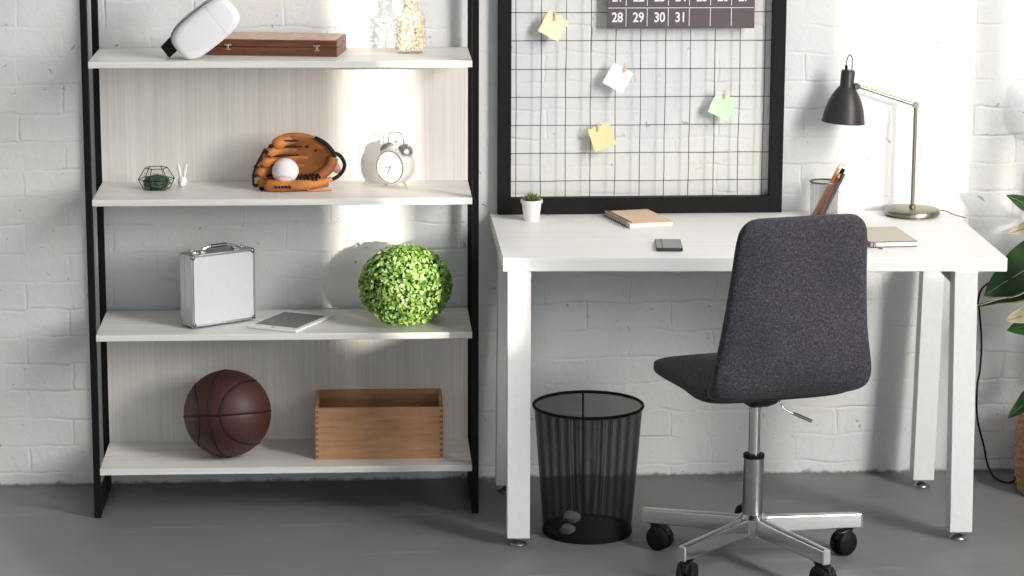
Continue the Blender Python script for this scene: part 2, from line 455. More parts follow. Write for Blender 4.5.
for v_ in (-.044, ):
    p0 = cc + u * .035 + w * .046 + yv * -.0345; p1 = cc + u * .035 + w * -.046 + yv * -.0345
    b.tube([p0, cc + u * .035 + w * .036 + yv * -.0395, cc + u * .035 + w * -.036 + yv * -.0395, p1], .0006, 6)
obj('shell_seam', b, M['greyplastic'], t)
b = B().loft([(cc - u * (L - .010) + w * .020 + yv * .012, w, yv, .019, .016), (cc - u * (L + .030) + w * .016 + yv * .012, w, yv, .018, .014)], ex=6, N_=24)
obj('strap_mount', b, M['blackplastic'], t, smooth=30)

t = thing('wooden_case', 'flat red-brown wooden case with two brass clasps on top shelf', 'case', (-.262, -.240, 1.192), rad(-9))
cw, cd, ch = .35, .165, .042
b = B().box((-cw / 2, cd / 2, ch * .27), (cw, cd, ch * .54)); obj('case_base', b, M['brownwood'], t, bevel=.001)
b = B().box((-cw / 2, cd / 2, ch * .77), (cw, cd, ch * .42)); lid = obj('case_lid', b, M['brownwood'], t, bevel=.001)
obj('lid_inlay', B().box((-cw / 2, cd / 2, ch * .995), (cw - .01, cd - .01, .0022)), M['casetop'], lid)
for x in (-.282, -.052):
    b = B().box((x, -.0012, ch * .66), (.018, .0014, .005)).box((x, -.0022, ch * .52), (.006, .0024, .012)).box((x, -.0012, ch * .38), (.014, .0014, .004))
    obj('clasp', b, M['brass'], t, bevel=.0005)

t = thing('glass_bottle', 'clear glass bottle filled with pale dried petals on top shelf', 'bottle', (-.071, -.150, 1.192))
prof = [(.034, 0), (.0385, .003), (.0395, .010), (.0395, .088), (.0375, .098), (.030, .106), (.0225, .112), (.0205, .12), (.0205, .165), (.0235, .168), (.0235, .176), (.0205, .178)]
inner = [(r - .0022, max(z, .005)) for r, z in prof]
b = B(); R = []
for r, z in prof + list(reversed(inner)):
    R.append([V((cos(2 * pi * i / 40) * r, sin(2 * pi * i / 40) * r, z)) for i in range(40)])
b.rings(R); obj('bottle_glass', b, M['glass'], t, smooth=40)
b = B()
for i in range(900):
    z = random.uniform(.008, .158); rr = (.0372 if z < .094 else max(.0175, .0372 - (z - .094) * 1.1)) * math.sqrt(random.uniform(.45, 1)); a = random.uniform(0, 2 * pi)
    c = V((cos(a) * rr, sin(a) * rr, z)); q = Matrix.Rotation(random.uniform(0, 6.28), 3, V((random.gauss(0, 1), random.gauss(0, 1), random.gauss(0, 1))).normalized())
    s_ = random.uniform(.003, .0062)
    vs = [b.b.verts.new(c + q @ V(p)) for p in ((-s_, 0, 0), (0, -s_ * .7, s_ * .25), (s_, 0, 0), (0, s_ * .7, s_ * .25))]; b.face(vs)
o = obj('dried_petals', b, M['petal'], t, smooth=0); o['kind'] = 'stuff'
obj('bottle_stopper', B().lathe([(.017, .16), (.018, .176), (.02, .178), (.02, .192)], n=24), M['cork'], t)

# ------------------------------------------------------------------ second shelf: terrarium, bunny, glove, baseball, clock
t = thing('glass_terrarium', 'small geometric glass terrarium with black edges and green moss on second shelf', 'terrarium', (-.733, -.160, .840), rad(10))
R0 = [V((cos(k * pi / 3) * .034, sin(k * pi / 3) * .034, .002)) for k in range(6)]
R1 = [V((cos(k * pi / 3 + pi / 6 * 0) * .047, sin(k * pi / 3) * .047, .027)) for k in range(6)]
R2 = [V((cos(k * pi / 3) * .029, sin(k * pi / 3) * .029, .056)) for k in range(6)]
b = B()
for R_ in (R0, R1, R2): b.tube(R_, .0011, 6, loop=True)
for k in range(6): b.tube([R0[k], R1[k]], .0011, 6); b.tube([R1[k], R2[k]], .0011, 6)
obj('wire_edges', b, M['blackmetal'], t)
b = B().rings([R0, R1, R2], cap=False); obj('glass_panes', b, M['thinglass'], t, smooth=0)
def mossf(d): return 1 + .22 * noise.noise(d * 4) + .12 * noise.noise(d * 13)
b = B().ball((0, 0, .018), .034, 40, 24, (1, 1, .52), mossf)
for i in range(160):
    a = random.uniform(0, 6.28); r_ = random.uniform(0, .03); z_ = .026 + .008 * random.random() - r_ * .2; p = V((cos(a) * r_, sin(a) * r_, z_)); q = p + V((random.uniform(-.005, .005), random.uniform(-.005, .005), random.uniform(.003, .010)))
    b.tube([p, q], [.0012, .0003], 4)
o = obj('moss', b, M['moss'], t, smooth=60); o['kind'] = 'stuff'

t = thing('bunny_figurine', 'tiny white porcelain bunny head figurine with tall ears on second shelf', 'figurine', (-.668, -.130, .840), rad(-10))
b = B().ball((0, 0, .0145), .0145, 24, 16, (.86, .82, 1)).ball((0, -.009, .009), .006, 16, 10)
for s in (-1, 1):
    b.tube(spline([(s * .004, 0, .022), (s * .0065, 0, .038), (s * .0105, .001, .056), (s * .0125, .002, .063)]), [.0030, .0034, .0038, .0041, .0043, .0045, .0046, .0046, .0045, .0043, .004, .0036, .0032, .0028, .0023, .0018, .0013, .0009, .0005], 10)
obj('bunny_body', b, M['porcelain'], t, smooth=60)

K = .00258
GO = V((-.362, -.175, .840))
def G(px, py, w_=0): return V(((px - 300) * K, -w_ * K, (192 - py) * K))
t = thing('baseball_glove', 'tan leather baseball glove with dark laces lying open on second shelf', 'glove', GO)
def finger(P, rad_, name='finger', mat='glove', flat=1.0, n=14):
    pts = spline([G(*p) for p in P], 6); m = len(pts)
    rr = []
    for i in range(m):
        q = i / (m - 1)
        r_ = rad_ * K * (.80 + .28 * q)
        if q > .86: r_ *= math.sqrt(max(.02, 1 - ((q - .86) / .142) ** 2))
        rr.append(r_)
    return obj(name, B().tube(pts, rr, n, flat=flat), M[mat], t, smooth=60)
# palm bowl: curved leather sheet behind the ball
b = B(); nu, nv = 26, 18; thick = []
top = spline([(267, 152), (276, 140), (290, 137.5), (306, 138), (320, 143), (333, 157)], 6)
def outl(a):
    """palm silhouette (px) clockwise"""
    return a
ctl = [(262, 170), (264, 158), (272, 146), (284, 139), (300, 138), (314, 140), (325, 146), (333, 155), (332, 163), (324, 170), (314, 177), (302, 184), (286, 187), (270, 184)]
ring = spline([(p[0], p[1], 0) for p in ctl + [ctl[0]]], 4)[:-1]
cen = V((300, 164, 0)); layers = []
for side in (0, 1):
    for q in ((.001, .25, .5, .75, .92, 1.0) if side == 0 else (1.0, .92, .75, .5, .25, .001)):
        layers.append([G(cen.x + (p.x - cen.x) * q, cen.y + (p.y - cen.y) * q, -8.5 + 8.5 * q * q + (3.0 if side == 0 else -3.0) * (1 if q < 1 else .35)) for p in ring])
b.rings(layers)
obj('palm', b, M['glovein'], t, smooth=60)
finger([(326, 150, -2), (308, 143, -7), (290, 142, -4), (273, 147.5, 6)], 6.4)
finger([(318, 153, -8), (300, 152, -10), (283, 152, -5), (266, 156, 7)], 6.6)
finger([(312, 161, -10), (296, 161, -10), (278, 162, -5), (260, 165.5, 8)], 6.6)
finger([(305, 170, -9), (288, 171, -9), (272, 171.5, -4), (256, 175, 8)], 6.2)
finger([(318, 184, 2), (300, 186.5, 1), (275, 187, 0), (257, 185, 6)], 5.6)
finger([(328, 184, 8), (305, 185.5, 15), (280, 186, 17), (264, 186, 13)], 6.0, 'thumb')
obj('heel_pad', B().tube(spline([G(334, 160, 0), G(330, 170, 2), G(320, 178, 6), G(308, 184, 10)]), [5.5 * K] * 19, 12), M['glovein'], t)
# dark lacing: rim binding and knots; dark tubes stand in for shaded finger slits
b = B()
b.tube(spline([G(316, 139.5, 2), G(325, 144, 4), (G(332, 151, 4)), G(335.5, 158, 3), G(332, 165, 4)]), 2.0 * K, 8)
for (x0, y0, x1, y1, w_) in ((284, 142.0, 306, 142.8, 1.5), (272, 147.2, 303, 149, 3), (268, 156.9, 300, 157.2, 5), (262, 166.6, 290, 167, 5), (258, 176, 274, 178, 5)):
    b.tube(spline([G(x0, y0, w_ + 4), G((x0 + x1) / 2, (y0 + y1) / 2 + .3, w_ - 1), G(x1, y1, w_ - 4)]), [1.3 * K * (.4 + .6 * sin(pi * (k_ + 1) / 14)) for k_ in range(13)], 6)
for (x0, y0) in ((272, 147), (267, 153), (261.5, 160), (257, 168), (255, 177), (256, 187), (262, 190), (308, 149), (317, 153), (305, 146), (326, 151), (326, 162), (322, 156)):
    b.ball(G(x0, y0, 8 if x0 < 280 else -3.5), 2.1 * K, 10, 8, (1.3, 1, 1))
b.tube(spline([G(266, 149, 11), G(262, 157, 12), G(257, 166, 13), G(254, 176, 13), G(254, 186, 11)]), 1.3 * K, 6)
for i in range(6):
    x = 297 + i * 4; b.tube([G(x, 181, 16), G(x + 1.5, 175.5, 11), G(x + 4, 179, 12)], 1.3 * K, 6)
b.tube([G(296, 177, 13), G(320, 176, 10)], 1.2 * K, 6)
for i in range(5):
    x = 275 + i * 3.5; b.tube([G(x, 185.5, 23), G(x + 2.5, 187, 23)], 1.2 * K, 6)
obj('laces', b, M['lace'], t)
ringp = spline([G(330, 156, 0), G(339, 157, 0), G(345, 165, 1), G(344, 173, 2), G(337, 180, 4), G(326, 183, 6), G(318, 178, 6)], 6)
obj('wrist_strap', B().tube(ringp, .8 * K, 8, flat=2.4), M['lace'], t)
obj('fleece_lining', B().loft([(G(335.5, 169, -7), V((.8, 0, .6)), V((-.6, 0, .8)), .010, .021), (G(335, 169, -1), V((.8, 0, .6)), V((-.6, 0, .8)), .012, .023), (G(335.5, 169, 1), V((.8, 0, .6)), V((-.6, 0, .8)), .009, .020)], ex=2.2), M['wool'], t, smooth=60)
b = B().tube(spline([G(332, 181, 8), G(322, 184, 12), G(312, 188, 14), G(303, 187, 14)]), [2.6 * K] * 19, 10)
b.tube(spline([G(311, 186, 16), G(308, 190, 18), G(314, 190.5, 19), G(332, 190.8, 16)]), 1.0 * K, 6)
b.ball(G(310, 186, 16), 3.4 * K, 12, 8)
obj('leather_tie', b, M['rawhide'], t, smooth=60)

t = thing('baseball', 'white baseball resting in the tan leather glove', 'ball', GO + G(286, 172.5, 9.5) - V((0, 0, .0345)))
obj('ball_cover', B().ball((0, 0, .0345), .0345, 40, 26), M['baseball'], t, smooth=80)
b = B(); P = []
for i in range(64):
    a = 2 * pi * i / 64; d = V((cos(a) + .35 * cos(3 * a) * .6, sin(a) - .35 * sin(3 * a) * .6, 1.1 * sin(2 * a) * .55)).normalized()
    P.append(V((0, 0, .0345)) + (RX(.9) @ RZ(.7) @ d) * .0344)
b.tube(P, .0007, 5, loop=True); obj('stitching', b, M['redthread'], t)

t = thing('alarm_clock', 'chrome twin-bell alarm clock with white dial on second shelf', 'clock', (-.110, -.155, .840), rad(-38))
# local: dial faces -y
zc, R_, D_ = .0555, .0455, .052
q = Matrix.Rotation(rad(90), 3, 'X')   # lathe axis -> -y
b = B().lathe([(.030, -D_ / 2 - .004), (.040, -D_ / 2 - .002), (R_, -D_ / 2 + .004), (R_, D_ / 2 - .008), (R_ + .0015, D_ / 2 - .004), (R_ + .001, D_ / 2), (R_ - .004, D_ / 2 + .002), (R_ - .006, D_ / 2 - .002)], (0, 0, zc), 56, q)
obj('clock_body', b, M['clockmetal'], t, smooth=50)
obj('clock_dial', B().lathe([(.0001, D_ / 2 - .0012), (R_ - .0045, D_ / 2 - .0012), (R_ - .0045, D_ / 2 - .0002), (.0001, D_ / 2 - .0002)], (0, 0, zc), 48, q), M['clockface'], t)
yy = -D_ / 2 - .0003
def hand(an, ln, wd): return B().box((0, yy, zc + ln / 2 - .004), (wd, .0006, ln), RY(an), (0, yy, zc))
obj('hour_hand', hand(rad(206), .024, .0022), M['greyhand'], t); obj('minute_hand', hand(rad(262), .022, .0016), M['greyhand'], t)
obj('alarm_hand', hand(rad(30), .018, .0015), M['pink'], t)
b = B()
for k in range(12):
    b.box((0, yy, zc + .034), (.0012, .0005, .005 if k % 3 == 0 else .003), RY(k * pi / 6), (0, yy, zc))
obj('hour_marks', b, M['greyhand'], t)
for s in (-1, 1):
    rr = RY(s * rad(38)); c = V((s * .031, 0, zc + .045))
    b = B().lathe([(.0215, -.003), (.0205, .003), (.0165, .009), (.009, .0125), (.0001, .0135), ], c, 32, rr)
    bell = obj('bell', b, M['steel'], t, smooth=60)
    obj('bell_post', B().tube([c - (rr @ V((0, 0, .014))), c + (rr @ V((0, 0, .017)))], .002, 8), M['clockmetal'], t)
    obj('foot', B().tube([(s * .022, 0, zc - .036), (s * .034, 0, .003)], [.0028, .0022], 10).ball((s * .0345, 0, .003), .003, 10, 8), M['brass'], t)
obj('handle', B().tube(spline([(-.024, 0, zc + .055), (-.0235, 0, zc + .074), (-.017, 0, zc + .086), (0, 0, zc + .089), (.017, 0, zc + .086), (.0235, 0, zc + .074), (.024, 0, zc + .055)]), .0016, 8), M['steel'], t)
obj('hammer', B().tube([(0, 0, zc + .044), (0, 0, zc + .063)], .0014, 8).box((0, 0, zc + .064), (.012, .006, .006)), M['clockmetal'], t)
obj('dial_rim', B().tube([(cos(2 * pi * i / 48) * (R_ - .0035), -D_ / 2 - .001, zc + sin(2 * pi * i / 48) * (R_ - .0035)) for i in range(48)], .0012, 6, loop=True), M['darksteel'], t)
obj('winding_knob', B().lathe([(.006, -D_ / 2 - .012), (.006, -D_ / 2 - .002)], (.012, 0, zc + .01), 20, q).lathe([(.005, -D_ / 2 - .011), (.005, -D_ / 2 - .002)], (-.014, 0, zc - .008), 20, q), M['darksteel'], t)

# ------------------------------------------------------------------ third shelf: aluminium case, tablet, topiary ball
t = thing('aluminium_case', 'silver aluminium carrying case standing upright on third shelf', 'case', (-.642, -.266, .488), rad(33))
W_, T_, Hh, Z0 = .190, .058, .188, .005
obj('front_shell', B().box((W_ / 2, T_ * .29, Z0 + Hh / 2), (W_, T_ * .56, Hh)), M['alu'], t, bevel=.0035, seg=3)  # shells darker than the front plate: shade of the unlit side put into colour
obj('rear_shell', B().box((W_ / 2, T_ * .80, Z0 + Hh / 2), (W_, T_ * .40, Hh)), M['alu'], t, bevel=.0035, seg=3)
obj('front_panel', B().box((W_ / 2, -.0004, Z0 + Hh / 2), (W_ - .012, .002, Hh - .012)), M['alupanel'], t)
b = B()
for (x, z, dx, dz) in ((W_ / 2, Z0 + .002, W_, .006), (W_ / 2, Z0 + Hh - .002, W_, .006), (.002, Z0 + Hh / 2, .006, Hh), (W_ - .002, Z0 + Hh / 2, .006, Hh)):
    b.box((x, T_ * .29, z), (dx, T_ * .59, dz)); b.box((x, T_ * .80, z), (dx, T_ * .42, dz))
obj('edge_trim', b, M['alu'], t, bevel=.001)
for x in (0, W_):
    for z in (Z0, Z0 + Hh):
        sx_, sz_ = (1 if x == 0 else -1), (1 if z == Z0 else -1)
        for y_ in (.003, T_ - .003):
            obj('corner_cap', B().ball((x + sx_ * .006, y_, z + sz_ * .006), .0078, 16, 12, (1, .75, 1)), M['darksteel'], t)
for x in (.03, W_ - .03):
    obj('rubber_foot', B().lathe([(.006, 0), (.006, .006)], (x, T_ * .3, 0), 16).lathe([(.006, 0), (.006, .006)], (x, T_ * .75, 0), 16), M['rubber'], t)
hz = Z0 + Hh
b = B().tube(spline([(.048, T_ * .4, hz + .003), (.050, T_ * .4, hz + .010), (.066, T_ * .4, hz + .014), (.095, T_ * .4, hz + .015), (.124, T_ * .4, hz + .014), (.140, T_ * .4, hz + .010), (.142, T_ * .4, hz + .003)]), .0042, 10)
h_ = obj('handle', b, M['chrome'], t)
obj('handle_grip', B().tube([(.072, T_ * .4, hz + .0148), (.118, T_ * .4, hz + .0148)], .0055, 12), M['darksteel'], h_)
for x in (.045, .145): obj('handle_bracket', B().box((x, T_ * .4, hz + .003), (.016, .018, .006)), M['steel'], t, bevel=.001)
for x in (.024, .168): obj('latch', B().box((x, T_ * .55, hz + .003), (.018, .03, .005)).box((x, T_ * .72, hz + .005), (.012, .012, .005)), M['chrome'], t, bevel=.001)

t = thing('tablet', 'white tablet with dark screen lying flat beside silver case', 'tablet', (-.391, -.198, .488), rad(-27.5))
obj('tablet_body', B().box((0, 0, .004), (.148, .212, .007)), M['whiteplastic'], t, bevel=.0025, seg=3)
obj('screen', B().box((0, .002, .00775), (.122, .160, .0008)), M['screen'], t)
obj('home_button', B().lathe([(.0055, .0073), (.0055, .0079)], (0, -.093, 0), 20), M['greyplastic'], t)

t = thing('topiary_ball', 'round green boxwood topiary ball sitting on third shelf', 'plant', (-.089, -.210, .488))
RB, RZB, ZB = .1165, .1005, .1
def bump(d): return 1 + .03 * noise.noise(d * 3)
b = B(); b.ball((0, 0, ZB), 1, 40, 26, (RB * .93, RB * .93, RZB * .93)); b.mi = 1
for i in range(5200):
    z = random.uniform(-1, 1); a = random.uniform(0, 2 * pi); r_ = math.sqrt(1 - z * z); d = V((r_ * cos(a), r_ * sin(a), z))
    k = random.uniform(.92, 1.055)
    c = V((d.x * RB, d.y * RB, max(-.096, d.z * RZB))) * k + V((0, 0, ZB))
    if c.z < .004: c.z = .004 + random.random() * .004
    nrm = (d + V((random.gauss(0, .55), random.gauss(0, .55), random.gauss(0, .55)))).normalized()
    tt = nrm.cross(V((random.gauss(0, 1), random.gauss(0, 1), random.gauss(0, 1)))).normalized(); bb = nrm.cross(tt)
    s_ = random.uniform(.0042, .0075)
    P = [c - tt * s_, c - tt * s_ * .3 + bb * s_ * .62 + nrm * .001, c + tt * s_ * .5 + bb * s_ * .5 + nrm * .001, c + tt * s_, c + tt * s_ * .5 - bb * s_ * .5 + nrm * .001, c - tt * s_ * .3 - bb * s_ * .62 + nrm * .001]
    for p in P: p.z = max(p.z, .001)
    vs = [b.b.verts.new(p) for p in P]; b.face((vs[0], vs[1], vs[2], vs[3])); b.face((vs[0], vs[3], vs[4], vs[5]))
me = obj('boxwood_foliage', b, [M['boxcore'], M['boxleaf']], t, smooth=0)

# ------------------------------------------------------------------ bottom shelf: basketball, wooden box
RBB = .1148
t = thing('basketball', 'dark brown leather basketball resting on bottom shelf', 'ball', (-.559, -.203, .132))
SEAMS = []
Q = RX(rad(-11)) @ RZ(rad(-23)) @ RY(rad(-3)); cb = V((0, 0, RBB))
# ball frame: x right, y away, z up; seam plane x=0 turned to the left
SEAMS.append([V((cos(a), sin(a), 0)) for a in [2 * pi * i / 96 for i in range(96)]])
SEAMS.append([V((0, cos(a), sin(a))) for a in [2 * pi * i / 96 for i in range(96)]])
for s in (-1, 1):
    P = []
    for i in range(96):
        a = 2 * pi * i / 96; ro = rad(61 + 14 * cos(2 * a))
        P.append(V((s * cos(ro), -sin(ro) * cos(a), sin(ro) * sin(a))))
    SEAMS.append(P)
flat = [p for S_ in SEAMS for p in S_]
from mathutils.kdtree import KDTree
kd = KDTree(len(flat))
for i, p in enumerate(flat): kd.insert(p, i)
kd.balance()
def groove(d):
    dist = kd.find(d)[2]
    return 1 - .011 * math.exp(-(dist / .042) ** 2)
b = B().ball((0, 0, 0), RBB, 160, 110, (1, 1, 1), groove)
o = obj('ball_leather', b, M['leather'], t, smooth=80); o.location = cb; o.rotation_euler = Q.to_euler()
b = B()
for S_ in SEAMS: b.tube([p * RBB * .9905 for p in S_], .0027, 6, loop=True)
o = obj('rubber_seams', b, M['lace'], t); o.location = cb; o.rotation_euler = Q.to_euler()

t = thing('wooden_box', 'open topped plain wooden box standing on bottom shelf', 'box', (-.161, -.262, .132), rad(-1.2))
w_, d_, h_, th = .336, .205, .139, .009
obj('front_panel', B().box((0, th / 2, h_ / 2), (w_, th, h_)), M['boxwood'], t, bevel=.0008)
obj('back_panel', B().box((0, d_ - th / 2, h_ / 2), (w_, th, h_)), M['boxwood'], t, bevel=.0008)
for s in (-1, 1):
    obj('side_panel', B().box((s * (w_ / 2 - th / 2), d_ / 2, h_ / 2), (th, d_ - 2 * th, h_)), M['boxwood'], t, bevel=.0008)
    b = B()
    for k in range(9): b.box((s * (w_ / 2 - th / 2), -.0001, .008 + k * .0152), (th, .0006, .0062))
    obj('finger_joints', b, M['boxdark'], t, smooth=0)
obj('bottom_panel', B().box((0, d_ / 2, .006), (w_ - 2 * th, d_ - 2 * th, .008)), M['boxwood'], t)

# ------------------------------------------------------------------ grid board with calendar and notes
GY = -.017
t = thing('grid_board', 'black framed wire grid memo board standing on desk against wall', 'memo board', (.551, 0, .741))
fx0, fx1, fz = .165, .933, 1.05
b = B(); cx0 = .551
b.box((fx0 + .0175 - cx0, GY, fz / 2), (.035, .028, fz)); b.box((fx1 - .0175 - cx0, GY, fz / 2), (.035, .028, fz))
b.box(((fx0 + fx1) / 2 - cx0, GY, .022), (fx1 - fx0 - .07, .028, .044)); b.box(((fx0 + fx1) / 2 - cx0, GY, fz - .0175), (fx1 - fx0 - .07, .028, .035))
obj('board_frame', b, M['blackframe'], t, bevel=.001)
b = B(); rw = .00105
for k in range(-1, 13):
    z = .831 + .0752 * k
    if .79 < z < 1.75:
        P = [V((fx0 + .03 + i * (fx1 - fx0 - .06) / 8 - cx0, GY - .012, z - .741 + random.uniform(-.0007, .0007))) for i in range(9)]; b.tube(P, rw, 6)
for k in range(11):
    x = .2125 + .0665 * k
    P = [V((x - cx0 + random.uniform(-.0012, .0012), GY - .010, .04 + i * (fz - .07) / 12)) for i in range(13)]; b.tube(P, rw, 6)
obj('wire_grid', b, M['wire'], t)

CYW = GY - .0145
t = thing('wall_calendar', 'dark grey month calendar with white numbers hung on grid board', 'calendar', (.650, CYW, 1.239))
cx_, rowh, colw = .0, .0545, .0562
obj('calendar_sheet', B().box((0, 0, .155), (.394, .002, .31)), M['calendar'], t, smooth=0)
def textmesh(s, size, loc, parent, mat, name):
    cu = bpy.data.curves.new('tmp', 'FONT'); cu.body = s; cu.size = size; cu.align_x = 'CENTER'; cu.extrude = .0003; cu.offset = size * .021
    o = bpy.data.objects.new('tmp', cu); C.objects.link(o)
    bpy.context.view_layer.update()
    me = bpy.data.meshes.new_from_object(o.evaluated_get(bpy.context.evaluated_depsgraph_get()))
    bpy.data.objects.remove(o); me.materials.clear(); me.materials.append(mat)
    q = bpy.data.objects.new(name, me); C.objects.link(q); q.parent = parent; q.location = loc; q.rotation_euler = (rad(90), 0, 0)
    q.scale = (.84, 1.0, 1)
    return q
left = -.195
rows = [[28, 29, 30, 31], [21, 22, 23, 24, 25, 26, 27], [14, 15, 16, 17, 18, 19, 20], [7, 8, 9, 10, 11, 12, 13], [None, 1, 2, 3, 4, 5, 6]]
for r_, row in enumerate(rows):
    for c_, n_ in enumerate(row):
        if n_ is None: continue
        textmesh(str(n_), .036, (left + .0255 + colw * c_, -.0014, .018 + r_ * rowh), t, M['calwhite'], 'date_number')
b = B()
for r_ in range(1, 5): b.box((0, -.0012, .0005 + r_ * rowh), (.388, .0008, .0016))
for c_ in range(6):
    for r_ in range(5): b.box((left + .0487 + colw * c_, -.0012, .0005 + (r_ + .54) * rowh), (.0016, .0008, rowh * .86))
obj('ruling_lines', b, M['calwhite'], t, smooth=0)

def note(px, pz, rot, mat, colour, where, curl=.007, s=.061):
    t = thing('sticky_note', '%s square paper note %s' % (colour, where), 'note', (px, CYW + .0006, pz), 0, 'paper notes clipped to the grid board')
    b = B(); n_ = 8; top, bot = [], []
    for side in (0, 1):
        g = []
        for j in range(n_ + 1):
            r_ = []
            for i in range(n_ + 1):
                uu, vv = i / n_ - .5, j / n_ - .5
                y = -curl * ((.5 - vv) ** 2) * 1.2 - curl * .8 * max(0, uu) ** 2 - (.0006 if side else 0)
                p = RY(-rot) @ V((uu * s, 0, vv * s)); r_.append(b.b.verts.new((p.x, y, p.z)))
            g.append(r_)
        for j in range(n_):
            for i in range(n_):
                q = (g[j][i], g[j][i + 1], g[j + 1][i + 1], g[j + 1][i]); b.face(q if side else q[::-1])
        (top if side else bot).extend(g)
    def rim(g): return [g[0][i] for i in range(n_ + 1)] + [g[j][n_] for j in range(1, n_ + 1)] + [g[n_][i] for i in range(n_ - 1, -1, -1)] + [g[j][0] for j in range(n_ - 1, 0, -1)]
    b.bridge(rim(top), rim(bot))
    obj('note_sheet', b, M[mat], t, smooth=60)
notes = [(.311, 1.247, rad(-29), 'noteyellow', 'pale yellow', 'clipped highest near the left edge of the grid board', .315, 1.281),
         (.484, 1.108, rad(-30), 'notewhite', 'white', 'clipped at the middle of the grid board below the calendar', .502, 1.142),
         (.443, .950, rad(18), 'noteorange', 'deeper yellow', 'clipped lowest on the grid board below the white note', .433, .983),
         (.766, 1.032, rad(-25), 'notegreen', 'pale green', 'clipped on the right part of the grid board', .772, 1.070)]
words = ['pale yellow note at upper left', 'white note', 'deeper yellow note, lowest on the board', 'pale green note']
for k_, (x, z, r_, m_, colr, wh, pxx, pzz) in enumerate(notes):
    note(x, z, r_, m_, colr, wh)
    t = thing('clothespin', 'tiny pale wooden clothespin holding the ' + words[k_], 'peg', (pxx, CYW - .0015, pzz - .017), 0, 'wooden clothespins on the grid board')
    b = B().box((0, .0028, .010), (.0052, .0018, .024), RX(.10)).box((0, -.0012, .010), (.0052, .0018, .024), RX(-.10)); obj('peg_half', b, M['peg'], t)
    obj('peg_spring', B().tube([(-.0032, .0008, .010), (.0032, .0008, .010)], .0016, 8), M['steel'], t)

# ------------------------------------------------------------------ desk
t = thing('desk', 'white desk with thick top and square metal legs against brick wall', 'desk', (.7615, -.6605, 0), rad(-1.6))
wd, dd, tk = 1.247, .640, .034
inv = RZ(rad(1.6))
def dl(x, y, z): p = inv @ (V((x, y, z)) - V((.7615, -.6605, 0))); return p
cs4 = [dl(*p, .74 - tk) for p in ((.139, -.628), (1.382, -.693), (1.400, -.012), (.146, -.004))]
obj('desktop', B().prism(cs4, (0, 0, tk)), M['wdesk'], t, bevel=.0012)
legs = [((.1780, -.628, .706), (.1800, -.612, .024)), ((1.2820, -.662, .706), (1.3040, -.624, .024)), ((.1905, -.085, .706), (.1830, -.130, .024)), ((1.335, -.100, .706), (1.3160, -.144, .024))]
for a, c in legs:
    a, c = dl(*a), dl(*c); hw = .0285
    R_ = []
    for p in (a, c): R_.append([p + V((sx_ * hw, sy_ * hw, 0)) for sx_, sy_ in ((-1, -1), (1, -1), (1, 1), (-1, 1))])
    lg = obj('leg', B().rings(R_), M['wmetal'], t, bevel=.0015)
    obj('levelling_foot', B().lathe([(.006, .024), (.006, .014), (.010, .012), (.020, .007), (.0225, .003), (.0215, 0)], (c.x, c.y, 0), 24), M['steel'], lg)
for s in (-1, 1): obj('side_rail', B().box((s * (wd / 2 - .062), dd / 2, .69), (.03, dd - .2, .03)), M['wmetal'], t)
p = dl(1.2540, -.640, .705)
obj('corner_gusset', B().prism([(p.x, p.y, p.z), (p.x - .035, p.y, p.z), (p.x, p.y, p.z - .035)], (0, .004, 0)), M['greyplastic'], t)

# succulent
t = thing('potted_succulent', 'small green succulent in a white pot on the left end of desk', 'plant', (.249, -.115, .74))
b = B().lathe([(.0195, 0), (.0205, .002), (.0262, .048), (.029, .0485), (.0295, .056), (.027, .056), (.0255, .050), (.02, .046), (.0001, .046)], n=40)
obj('flower_pot', b, M['porcelain'], t, smooth=40)
obj('soil', B().lathe([(.0255, .046), (.025, .050), (.0001, .051)], n=24), M['soil'], t)
b = B()
for i in range(30):
    a = i * 2.4; k = i / 30; tilt = .25 + k * .95; d = V((cos(a) * sin(tilt), sin(a) * sin(tilt), cos(tilt))); o_ = V((cos(a), sin(a), 0)) * .004 * k + V((0, 0, .050)); ln = .016 + .010 * random.random()
    b.tube([o_, o_ + d * ln * .4, o_ + d * ln * .75 + V((0, 0, .001)), o_ + d * ln + V((0, 0, .003))], [.0018, .0034, .0026, .0004], 6)
obj('succulent_leaves', b, M['succ'], t, smooth=60)

# spiral notebook
t = thing('spiral_notebook', 'kraft covered spiral notebook lying on desk before grid board', 'notebook', (.495, -.250, .74), rad(13.5))
obj('pages', B().box((.061, .098, .0070), (.118, .192, .0100)), M['paper'], t)
obj('cover', B().box((.061, .098, .0128), (.122, .196, .0014)).box((.061, .098, .0010), (.122, .196, .0014)), M['kraft'], t)
b = B()
P = []
n_ = 13
for i in range(n_ * 12): 
    a = 2 * pi * i / 12; P.append(V((.001 + cos(a) * .0098, .006 + .184 * i / (n_ * 12), .0100 + sin(a) * .0084)))
b.tube(P, .0012, 5); obj('wire_spiral', b, M['graphite'], t)

t = thing('smartphone', 'grey smartphone lying on the front of the desk', 'phone', (.564, -.508, .74), rad(-5))
obj('phone_body', B().box((0, 0, .0048), (.067, .122, .0086)), M['phonedark'], t, bevel=.003, seg=3)
obj('phone_cover', B().box((0, 0, .0092), (.063, .118, .0012)), M['phone'], t, bevel=.0005)
obj('dark_band', B().box((-.0175, 0, .0100), (.0042, .118, .0006)), M['phonedark'], t, smooth=0)

